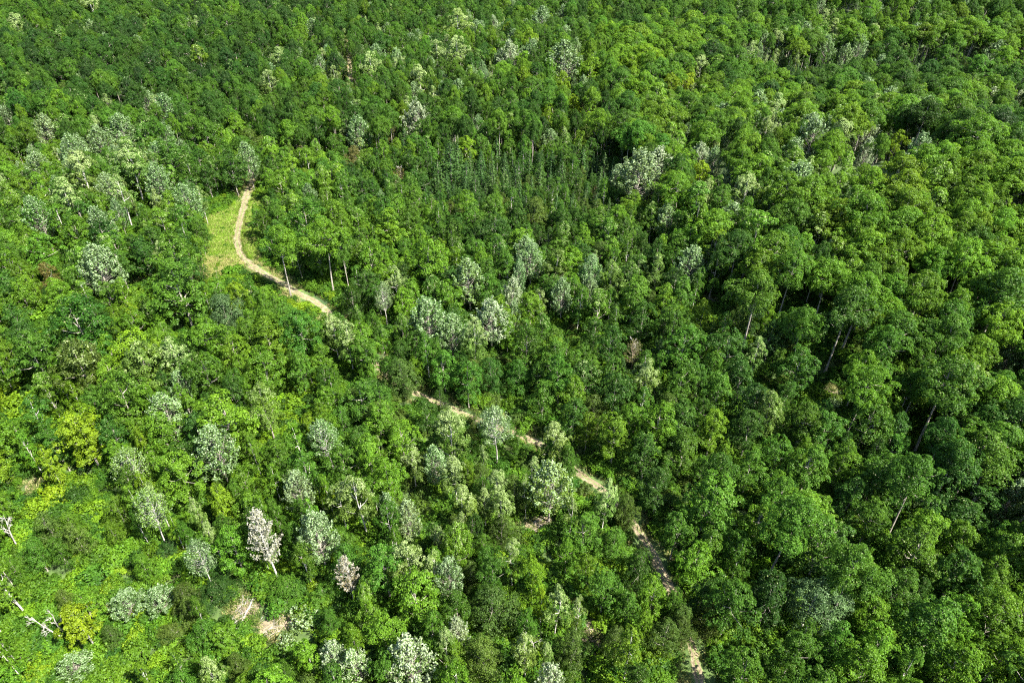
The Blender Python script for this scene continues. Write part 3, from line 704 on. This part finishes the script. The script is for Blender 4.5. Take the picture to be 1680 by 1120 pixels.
BROAD = ('maple', 'mature', 'slim', 'fine')
single = [i for i, p in enumerate(plants) if p['hand']]
nb = sum(1 for i in single if plants[i]['kind'] in BROAD)
rest = [i for i, p in enumerate(plants) if not p['hand'] and 12 < p['px'] < 1668 and 12 < p['py'] < 1108 and p['area'] > 0.35*p['full']]
for grp, lim in ((BROAD, 300-nb), (('cream', 'creamtop', 'silver', 'white'), 60)):
    cand = sorted((i for i in rest if plants[i]['kind'] in grp), key=lambda i: -plants[i]['area'])
    single += cand[:max(0, lim)]
sset = set(single)
print('single plants', len(single))

# ------------------------------------------------------------------ labels that single each plant out
NOUN = dict(maple='broadleaf tree', mature='broadleaf tree', slim='slender broadleaf tree', fine='dense leafy tree', cream='pale flecked tree', creamtop='light topped tree',
            silver='silvery tree', white='white leaved tree', conifer='conifer', sparse='sparse tree', birch='pale birch', grey='rounded tree', brown='withered tree', shrub='shrub', paleshrub='pale shrub')
NAME = dict(maple='broadleaf_tree', mature='broadleaf_tree', slim='broadleaf_tree', fine='broadleaf_tree', cream='pale_leaved_tree', creamtop='pale_leaved_tree', silver='pale_leaved_tree',
            white='pale_leaved_tree', conifer='conifer_tree', sparse='sparse_tree', birch='birch_tree', grey='poplar_tree', brown='withered_tree', shrub='shrub', paleshrub='shrub')
GROUP = dict(broadleaf_tree='green broadleaf trees of the forest', pale_leaved_tree='trees with pale turned leaves', conifer_tree='dark conifers of the central stand', sparse_tree='sparse trees with visible branches',
             birch_tree='pale birches', poplar_tree='grey poplars', withered_tree='withered brown trees', shrub='shrubs in the gaps')
MARKS = [(391, 398, 'the track bend'), (426, 277, 'the far end of the clearing'), (362, 360, 'the grassy clearing'), (687, 648, 'the small bare track spot'), (760, 679, 'the middle bare track spot'), (972, 793, 'the two-rut track gap'), (1058, 888, 'the narrow sandy track stretch'),
         (1145, 1100, 'the track at bottom edge'), (137, 716, 'the yellow maple'), (123, 1014, 'the yellow leaning tree'), (80, 1035, 'the bleached snags'), (10, 880, 'the left edge snag'), (430, 872, 'the pinkish birch'), (400, 1000, 'the brushwood clearing'), (1333, 986, 'the grey poplar'),
         (813, 692, 'the bare-branched birch'), (673, 1086, 'the big white bottom tree'), (807, 520, 'the white central tree'), (703, 520, 'the broad silver central tree'), (870, 423, 'the stalked silver tree'), (820, 290, 'the conifer stand'), (977, 318, 'the withered grey tree'),
         (1060, 278, 'the twin white trees'), (683, 193, 'the lone white upper tree'), (1420, 238, 'the white pair on the right'), (1467, 243, 'the yellow tree on the right'), (877, 355, 'the russet tree'), (767, 243, 'the lime tree above the conifers'), (1293, 856, 'the huge lower right crown'),
         (1560, 623, 'the domed right crown'), (1364, 640, 'the reddish soil patch'), (1162, 494, 'the bare earth patch'), (233, 463, 'the soil gap at left'), (50, 800, 'the left soil strip'), (885, 862, 'the brushwood gap'), (993, 958, 'the round tree beside the track'), (1033, 1066, 'the upright bottom tree'),
         (813, 88, 'the upper pale cluster'), (240, 195, 'the silver cluster upper left'), (1390, 80, 'the silver cluster upper right'), (1660, 813, 'the silver right edge tree'), (1040, 573, 'the tangled dead tree'), (590, 820, 'the cream tree with white stem'), (293, 473, 'the large dark left crown'),
         (57, 580, 'the broad left edge crown'), (1613, 317, 'the sunny right ridge'), (575, 115, 'the far track glimpse'), (740, 730, 'the tall cream tree'), (520, 876, 'the silvery thicket tree'), (1163, 816, 'the big crown right of track'), (937, 1066, 'the olive bottom tree'), (1243, 475, 'the tall central green crown')]
DIRS = ['right of', 'upper right of', 'above', 'upper left of', 'left of', 'lower left of', 'below', 'lower right of']
ORD = ['nearest', 'second', 'third', 'fourth', 'fifth', 'sixth', 'seventh', 'eighth', 'ninth']
def sector(mx, my, px, py): return int(round(math.atan2(my-py, px-mx)/(math.pi/4))) % 8
labels = {}
pool = {}
for mi, (mx, my, nm) in enumerate(MARKS):
    for i in single:
        p = plants[i]
        d = math.hypot(p['px']-mx, p['py']-my)
        if d < 9: continue
        pool.setdefault((mi, sector(mx, my, p['px'], p['py']), NOUN[p['kind']]), []).append((d, i))
opts = {}
for (mi, s, nn), l in pool.items():
    l.sort()
    for k, (d, i) in enumerate(l[:9]): opts.setdefault(i, []).append((k*25+d, mi, s, k))
used = set()
for i in single:
    p = plants[i]
    here = [nm for (mx, my, nm) in MARKS if math.hypot(p['px']-mx, p['py']-my) < 9]
    base = WORDS[p['tone']]+' '+NOUN[p['kind']]
    base = base.replace('pinkish white pale birch', 'pinkish white pale birch').replace('whitish white', 'white').replace('silvery green silvery', 'silvery green').replace('cream tipped green pale', 'cream and green pale')
    for sc_, mi, s, k in sorted(opts.get(i, [])):
        l = f"{base}, {ORD[k]} {DIRS[s]} {MARKS[mi][2]}"
        key = (mi, s, k, NOUN[p['kind']])
        if l not in used:
            used.add(l); labels[i] = l; break
    if here and not here[0].endswith(('bend', 'clearing', 'spot', 'gap', 'stretch', 'edge', 'patch', 'strip', 'glimpse', 'ridge', 'cluster', 'stand', 'snags', 'snag')):
        l = f"{base}, {here[0]} itself among its neighbours".replace(' itself', '')
        if l not in used: used.add(l); labels[i] = l
    if i not in labels: labels[i] = f"{base} at the edge of the forest"

# ------------------------------------------------------------------ plants as objects
def tint_of(p):
    c = np.array(TONE[p['tone']])*np.array([1.06, 1.0, 1.0]); v = R.normal(1.0, 0.13); g = R.normal(0.02, 0.045)
    return np.clip(c*v*np.array([1+g*1.5, 1, 1-g]), 0.004, 0.9)
for i in single:
    p = plants[i]; S_ = SPECIES[p['kind']][p['var']]
    nm = NAME[p['kind']]
    e = bpy.data.objects.new(nm, None); COL.objects.link(e); e.empty_display_size = 0.5
    z = float(terrain(p['x'], p['y']))
    e.location = (p['x'], p['y'], z-0.05)
    s = p['w']/2/S_['r']
    q_ = R.uniform(0.9, 1.12); e.scale = (s*q_, s/q_, p['h']/S_['h'])
    lean = 0.0 if p['kind'] == 'conifer' else abs(R.normal(0, 0.035)); la = R.uniform(0, 6.28)
    e.rotation_euler = (lean*math.cos(la), lean*math.sin(la), R.uniform(0, 6.28))
    tag(e, labels[i], 'shrub' if nm == 'shrub' else ('conifer' if nm == 'conifer_tree' else 'tree'), GROUP[nm])
    tn = [float(v) for v in tint_of(p)]
    c = obj('foliage' if nm == 'shrub' else 'crown', S_['crown'], e); c['tint'] = tn; c.color = (*tn, 1)
    t = obj('stems' if nm == 'shrub' else 'trunk', S_['trunk'], e); t['tint'] = tn

# ------------------------------------------------------------------ the rest of the forest: one object of instances
LIB = bpy.data.collections.new('plant_shapes')
lib_idx = {}
for kind in sorted(SPECIES):
    for v, S_ in enumerate(SPECIES[kind]):
        nm = 'shape_%04d' % len(lib_idx)
        o = bpy.data.objects.new(nm, S_['both']); LIB.objects.link(o); lib_idx[(kind, v)] = len(lib_idx)

def blades(seed, n=70, rad=0.7, hgt=0.55, palep=0.3):
    r = np.random.default_rng(seed)
    a = r.uniform(0, 6.28, n); d = rad*np.sqrt(r.uniform(0, 1, n)); b = np.stack([np.cos(a)*d, np.sin(a)*d, np.zeros(n)-0.03], 1)
    h = hgt*r.uniform(0.5, 1.2, n); q = r.normal(0, 0.35, (n, 3)); q[:, 2] = 0
    w = np.stack([np.cos(a+1.3), np.sin(a+1.3), np.zeros(n)], 1)*0.035
    up = np.array([0, 0, 1.0])
    V = np.stack([b-w, b+w, b+q*h[:, None]*0.5+up*h[:, None]*0.6+w*0.7, b+q*h[:, None]*1.1+up*h[:, None]], 1).reshape(-1, 3)
    return new_mesh('grass_tuft', V, [np.arange(4*n).reshape(n, 4)], [M_GRASS], attrs={'lv': r.uniform(0.2, 0.9, n), 'pale': (r.uniform(size=n) < palep)*r.uniform(0.4, 1, n)})
GLIB = bpy.data.collections.new('grass_shapes')
for k in range(4):
    GLIB.objects.link(bpy.data.objects.new('tuft_%d' % k, blades(k, palep=(0.05, 0.25, 0.6, 0.9)[k])))

def scatter(name, lib, P, idx, rot, scl, tint, label, cat):
    me = bpy.data.meshes.new(name); n = len(P)
    me.vertices.add(n); me.vertices.foreach_set('co', np.asarray(P, np.float32).ravel())
    def at(nm, ty, data, key):
        a = me.attributes.new(nm, ty, 'POINT'); a.data.foreach_set(key, np.asarray(data).ravel())
    at('pick', 'INT', np.asarray(idx, np.int32), 'value')
    at('rot', 'FLOAT_VECTOR', np.asarray(rot, np.float32), 'vector'); at('scl', 'FLOAT_VECTOR', np.asarray(scl, np.float32), 'vector')
    at('tint', 'FLOAT_COLOR', np.column_stack([tint, np.ones(n)]).astype(np.float32), 'color')
    me.update()
    ng = bpy.data.node_groups.new(name+'_scatter', 'GeometryNodeTree')
    ng.interface.new_socket('Geometry', in_out='INPUT', socket_type='NodeSocketGeometry')
    ng.interface.new_socket('Geometry', in_out='OUTPUT', socket_type='NodeSocketGeometry')
    nn = ng.nodes; L = ng.links.new
    gi, go = nn.new('NodeGroupInput'), nn.new('NodeGroupOutput')
    ip = nn.new('GeometryNodeInstanceOnPoints'); ci = nn.new('GeometryNodeCollectionInfo')
    ci.inputs['Collection'].default_value = lib; ci.inputs['Separate Children'].default_value = True; ci.inputs['Reset Children'].default_value = True
    ip.inputs['Pick Instance'].default_value = True
    def na(nm, ty):
        q = nn.new('GeometryNodeInputNamedAttribute'); q.data_type = ty; q.inputs[0].default_value = nm; return q.outputs[0]
    L(gi.outputs[0], ip.inputs['Points']); L(ci.outputs[0], ip.inputs['Instance'])
    L(na('pick', 'INT'), ip.inputs['Instance Index']); L(na('rot', 'FLOAT_VECTOR'), ip.inputs['Rotation']); L(na('scl', 'FLOAT_VECTOR'), ip.inputs['Scale'])
    L(ip.outputs[0], go.inputs[0])
    o = obj(name, me); m = o.modifiers.new('scatter', 'NODES'); m.node_group = ng
    return tag(o, label, cat, kind='stuff')

def scatter_plants(name, L, label, cat):
    P, idx, rot, scl, tint = [], [], [], [], []
    for p in L:
        S_ = SPECIES[p['kind']][p['var']]; s = p['w']/2/S_['r']
        P.append((p['x'], p['y'], float(terrain(p['x'], p['y']))-0.05)); idx.append(lib_idx[(p['kind'], p['var'])])
        lean = abs(R.normal(0, 0.03)); la = R.uniform(0, 6.28)
        rot.append((lean*math.cos(la), lean*math.sin(la), R.uniform(0, 6.28))); q_ = R.uniform(0.84, 1.2); scl.append((s*q_, s/q_, p['h']/S_['h'])); tint.append(tint_of(p))
    scatter(name, LIB, P, idx, rot, scl, np.array(tint), label, cat)
others = [p for i, p in enumerate(plants) if i not in sset]
scatter_plants('forest_trees', others, 'mass of smaller and farther green trees filling the forest', 'forest')

# undergrowth: low shrubs over the forest floor
U = []
nU = 48000
ys = 24+(330-24)*R.uniform(0, 1, nU)**0.8; xs = R.uniform(-1, 1, nU)*(ys*0.9+30)
qx, qy, qd = project(xs, ys, terrain(xs, ys)+1)
clx, cly, _ = unproject(372, 392); 
soil_xy = [(unproject(a, b)[:2], max(c, d)) for a, b, c, d, l in SOILS]
for x, y, px, py in zip(xs, ys, qx, qy):
    if side(px, py, EDGE) > 60 and (py < 420 or R.uniform() < 0.5): continue
    dt = np.min((trx[:, 0]-x)**2+(trx[:, 1]-y)**2)
    w = R.uniform(1.4, 3.4)
    if dt < (1.5+w*0.38)**2: continue
    if ((x-clx)/9)**2+((y-cly)/24)**2 < 1 and R.uniform() < 0.72: continue
    if any((x-a[0])**2+(y-a[1])**2 < (r_*(0.8 if 900 < py < 1060 and 340 < px < 520 else 0.45)+w*0.3)**2 for a, r_ in soil_xy): continue
    if px < 640 or py > 900: tn = ['ly', 'br', 'br', 'md', 'md', 'md', 'dk', 'br'][int(R.integers(8))]
    else: tn = ['br', 'md', 'md', 'md', 'dk', 'ol', 'br'][int(R.integers(7))]
    if ((x-clx)/9)**2+((y-cly)/24)**2 < 1: w *= 0.45
    U.append(dict(x=x, y=y, w=w, h=(0.35+0.5*w)*R.uniform(0.7, 1.3), kind='shrub', tone=tn, var=int(R.integers(4))))
print('undergrowth', len(U))
scatter_plants('undergrowth', U, 'dense low leafy undergrowth covering the forest floor in gaps', 'undergrowth')

# grass in the clearing and along the track
P, idx, rot, scl, tint = [], [], [], [], []
def tuft(x, y, k, s, c):
    P.append((x, y, float(terrain(x, y)))); idx.append(k); rot.append((0, 0, R.uniform(0, 6.28))); scl.append((s*1.2, s*1.2, s)); tint.append(np.array(c)*R.normal(1, 0.15))
for _ in range(6000):
    a = R.uniform(0, 6.28); d = math.sqrt(R.uniform()); x = clx+math.cos(a)*d*9.5; y = cly+math.sin(a)*d*25
    if np.min((trx[:, 0]-x)**2+(trx[:, 1]-y)**2) < 1.7**2: continue
    dry = R.uniform() < 0.12+0.55*(y < cly-10)
    tuft(x, y, int(R.integers(2, 4)) if dry else int(R.integers(0, 2)), R.uniform(0.7, 1.5), (0.22, 0.22, 0.06) if dry else (0.125, 0.215, 0.02))
for i in range(0, len(TR)):
    for _ in range(5):
        s_ = random.choice((-1, 1))*R.uniform(1.45, 3.2); q = TR[i]+sd[i]*s_+R.normal(0, 0.3, 2)
        g = R.uniform() < 0.35
        tuft(q[0], q[1], int(R.integers(0, 4)), R.uniform(0.6, 1.3), (0.16, 0.17, 0.05) if g else (0.08, 0.15, 0.02))
    for _ in range(2):
        q = TR[i]+R.normal(0, 0.16, 2); tuft(q[0], q[1], int(R.integers(1, 4)), R.uniform(0.25, 0.5), (0.14, 0.15, 0.05))
for (a, r_) in soil_xy:
    for _ in range(60):
        q = np.array(a)+R.normal(0, r_*0.6, 2); tuft(q[0], q[1], int(R.integers(0, 3)), R.uniform(0.4, 1.1), (0.07, 0.12, 0.02))
scatter('grass', GLIB, P, idx, rot, scl, np.array(tint), 'green and straw coloured grass in the clearing and along the track', 'grass')

# ------------------------------------------------------------------ dead snags, fallen wood, brush
def snag(base_px, top_px, h, label, seed, thick=0.16, nbr=7):
    """a bleached dead tree: base pixel on the ground, top pixel gives the lean"""
    r = np.random.default_rng(seed)
    x, y, _ = unproject(*base_px); z = float(terrain(x, y))
    x2, y2, _ = unproject(*top_px, h)
    top = np.array([x2-x, y2-y, h])
    e = bpy.data.objects.new('dead_tree', None); COL.objects.link(e); e.location = (x, y, z)
    t = np.linspace(0, 1, 7)[:, None]
    path = top*t+np.column_stack([np.sin(t[:, 0]*5+seed)*0.15, np.cos(t[:, 0]*4+seed)*0.12, np.zeros(7)])*t; path[0] -= np.array([0, 0, 0.3])
    a = Acc(); a.tube(path, np.linspace(thick, thick*0.25, 7), 7); obj('trunk', a.mesh('trunk', M_DEAD), e)
    for i in range(nbr):
        f = r.uniform(0.45, 0.97); b = np.array([np.interp(f, t[:, 0], path[:, j]) for j in range(3)])
        d = nrm(np.array([r.normal(), r.normal(), 0.6])); l = r.uniform(0.5, 1.5)*(1.25-f*0.5)
        a = Acc(); m = b+d*l*0.55+np.array([0, 0, 0.1])
        a.tube(np.array([b, m, b+d*l+np.array([0, 0, 0.35])]), np.array([thick*0.34, thick*0.22, 0.015]), 5)
        for _ in range(5):
            d2 = nrm(d+r.normal(0, 0.6, 3)); a.tube(np.array([m, m+d2*l*0.3, m+d2*l*0.5]), np.array([thick*0.17, 0.02, 0.01]), 4)
        obj('branch', a.mesh('branch', M_DEAD), e)
    tag(e, label, 'dead tree', 'bleached dead trees')
snag((112, 1052), (52, 1012), 4.6, 'bleached dead trunk leaning left beside the yellow leaning tree', 1, 0.11, 9)
snag((106, 1040), (84, 1008), 5.0, 'thinner curved dead trunk just behind the bleached leaning snag', 2, 0.12, 4)
snag((32, 902), (3, 846), 7.5, 'bare white dead trunk at the left photo edge', 3, 0.12, 9)
snag((8, 915), (-30, 900), 5.0, 'low pale dead branchy trunk cut by the left photo edge', 4, 0.12, 5)
snag((880, 1075), (868, 1040), 4.5, 'thin grey dead stem among dark olive crowns near the bottom', 5, 0.09, 5)
snag((1046, 590), (1040, 560), 6.0, 'grey leafless dead tree tangled in the dark central crowns', 6, 0.12, 8)
snag((662, 300), (656, 275), 7.0, 'grey leafless dead tree left of the conifer stand', 7, 0.12, 8)

def log(px, py, ang, length, rad, label, seed, m=M_DEAD, lift=0.0, crown=0):
    r = np.random.default_rng(seed)
    x, y, _ = unproject(px, py); d = np.array([math.cos(ang), math.sin(ang)])
    s = np.linspace(-0.5, 0.5, 7)*length
    q = np.array([x, y])+d*s[:, None]
    z = terrain(q[:, 0], q[:, 1])+rad*0.8+0.05+lift
    path = np.column_stack([q+r.normal(0, 0.04, q.shape), z])
    o3 = np.array([x, y, float(terrain(x, y))])
    a = Acc(); a.tube(path-o3, np.linspace(rad, rad*0.55, 7), 7)
    if not crown:
        return tag(obj('fallen_log', a.mesh('fallen_log', m), loc=o3), label, 'log', 'fallen logs')
    e = bpy.data.objects.new('fallen_tree', None); COL.objects.link(e); e.location = o3
    obj('trunk', a.mesh('trunk', m), e)
    for i in range(crown):
        f = r.uniform(0.35, 1); b = np.array([np.interp(f, np.linspace(0, 1, 7), (path-o3)[:, j]) for j in range(3)])
        dd = nrm(np.array([d[0]*1.2, d[1]*1.2, 0.12])+r.normal(0, 0.55, 3)*np.array([1, 1, 0.35])); l = r.uniform(1.0, 2.4)
        dd[2] = abs(dd[2])*0.6+0.02
        a = Acc(); a.tube(np.array([b, b+dd*l*0.5, b+dd*l]), np.array([0.05, 0.03, 0.008]), 4)
        for _ in range(3):
            d2 = nrm(dd+r.normal(0, 0.5, 3)); d2[2] = abs(d2[2]); a.tube(np.array([b+dd*l*0.4, b+dd*l*0.4+d2*l*0.25, b+dd*l*0.4+d2*l*0.5]), np.array([0.025, 0.015, 0.006]), 3)
        obj('branch', a.mesh('branch', m), e)
    return tag(e, label, 'fallen tree')
log(398, 1018, -1.75, 5.5, 0.13, 'dead fallen tree with bleached twigs across the brushwood clearing', 11, crown=16)
log(884, 866, 0.45, 3.6, 0.10, 'pale cut log lying in the brushwood gap left of the track', 12, M_DRY)
log(876, 858, 0.9, 2.6, 0.07, 'thinner pale log crossing the brushwood gap behind the longer log', 13, M_DRY)
log(968, 1040, 1.1, 2.8, 0.07, 'thin pale log under the round green tree near the bottom', 14, M_DRY)
log(962, 1048, 2.2, 2.0, 0.05, 'short thin stick crossing the log under the round tree', 15, M_DRY)

def brush(px, py, rad, n, label, seed):
    r = np.random.default_rng(seed); x, y, _ = unproject(px, py); z0 = float(terrain(x, y))
    e = bpy.data.objects.new('brush_pile', None); COL.objects.link(e); e.location = (x, y, z0)
    for i in range(n):
        q = r.normal(0, rad*0.45, 2); a_ = r.uniform(0, 6.28); l = r.uniform(0.7, 2.0); d = np.array([math.cos(a_), math.sin(a_)])
        p = np.array([q-d*l/2, q+r.normal(0, 0.08, 2), q+d*l/2]); z = terrain(p[:, 0]+x, p[:, 1]+y)-z0+0.06+r.uniform(0, 0.35, 3)*np.exp(-(q@q)/rad**2)
        a = Acc(); a.tube(np.column_stack([p, z]), np.array([0.04, 0.03, 0.01])*r.uniform(0.6, 1.4), 4)
        obj('branch', a.mesh('branch', M_DRY if r.uniform() < 0.6 else M_DEAD), e)
    tag(e, label, 'brush pile', 'brush piles')
brush(402, 996, 1.7, 46, 'dry brown brush pile below the pinkish birch trunk', 21)
brush(455, 1026, 2.2, 34, 'scattered straw coloured brushwood right of the fallen dead tree', 22)
brush(888, 860, 2.0, 44, 'heap of brown branches in the gap left of the track', 23)
brush(966, 1042, 1.6, 34, 'heap of brown branches under the round tree near bottom', 24)
brush(1162, 494, 1.4, 20, 'small brushwood heap on the bare earth patch', 25)
print('objects', len(bpy.data.objects))
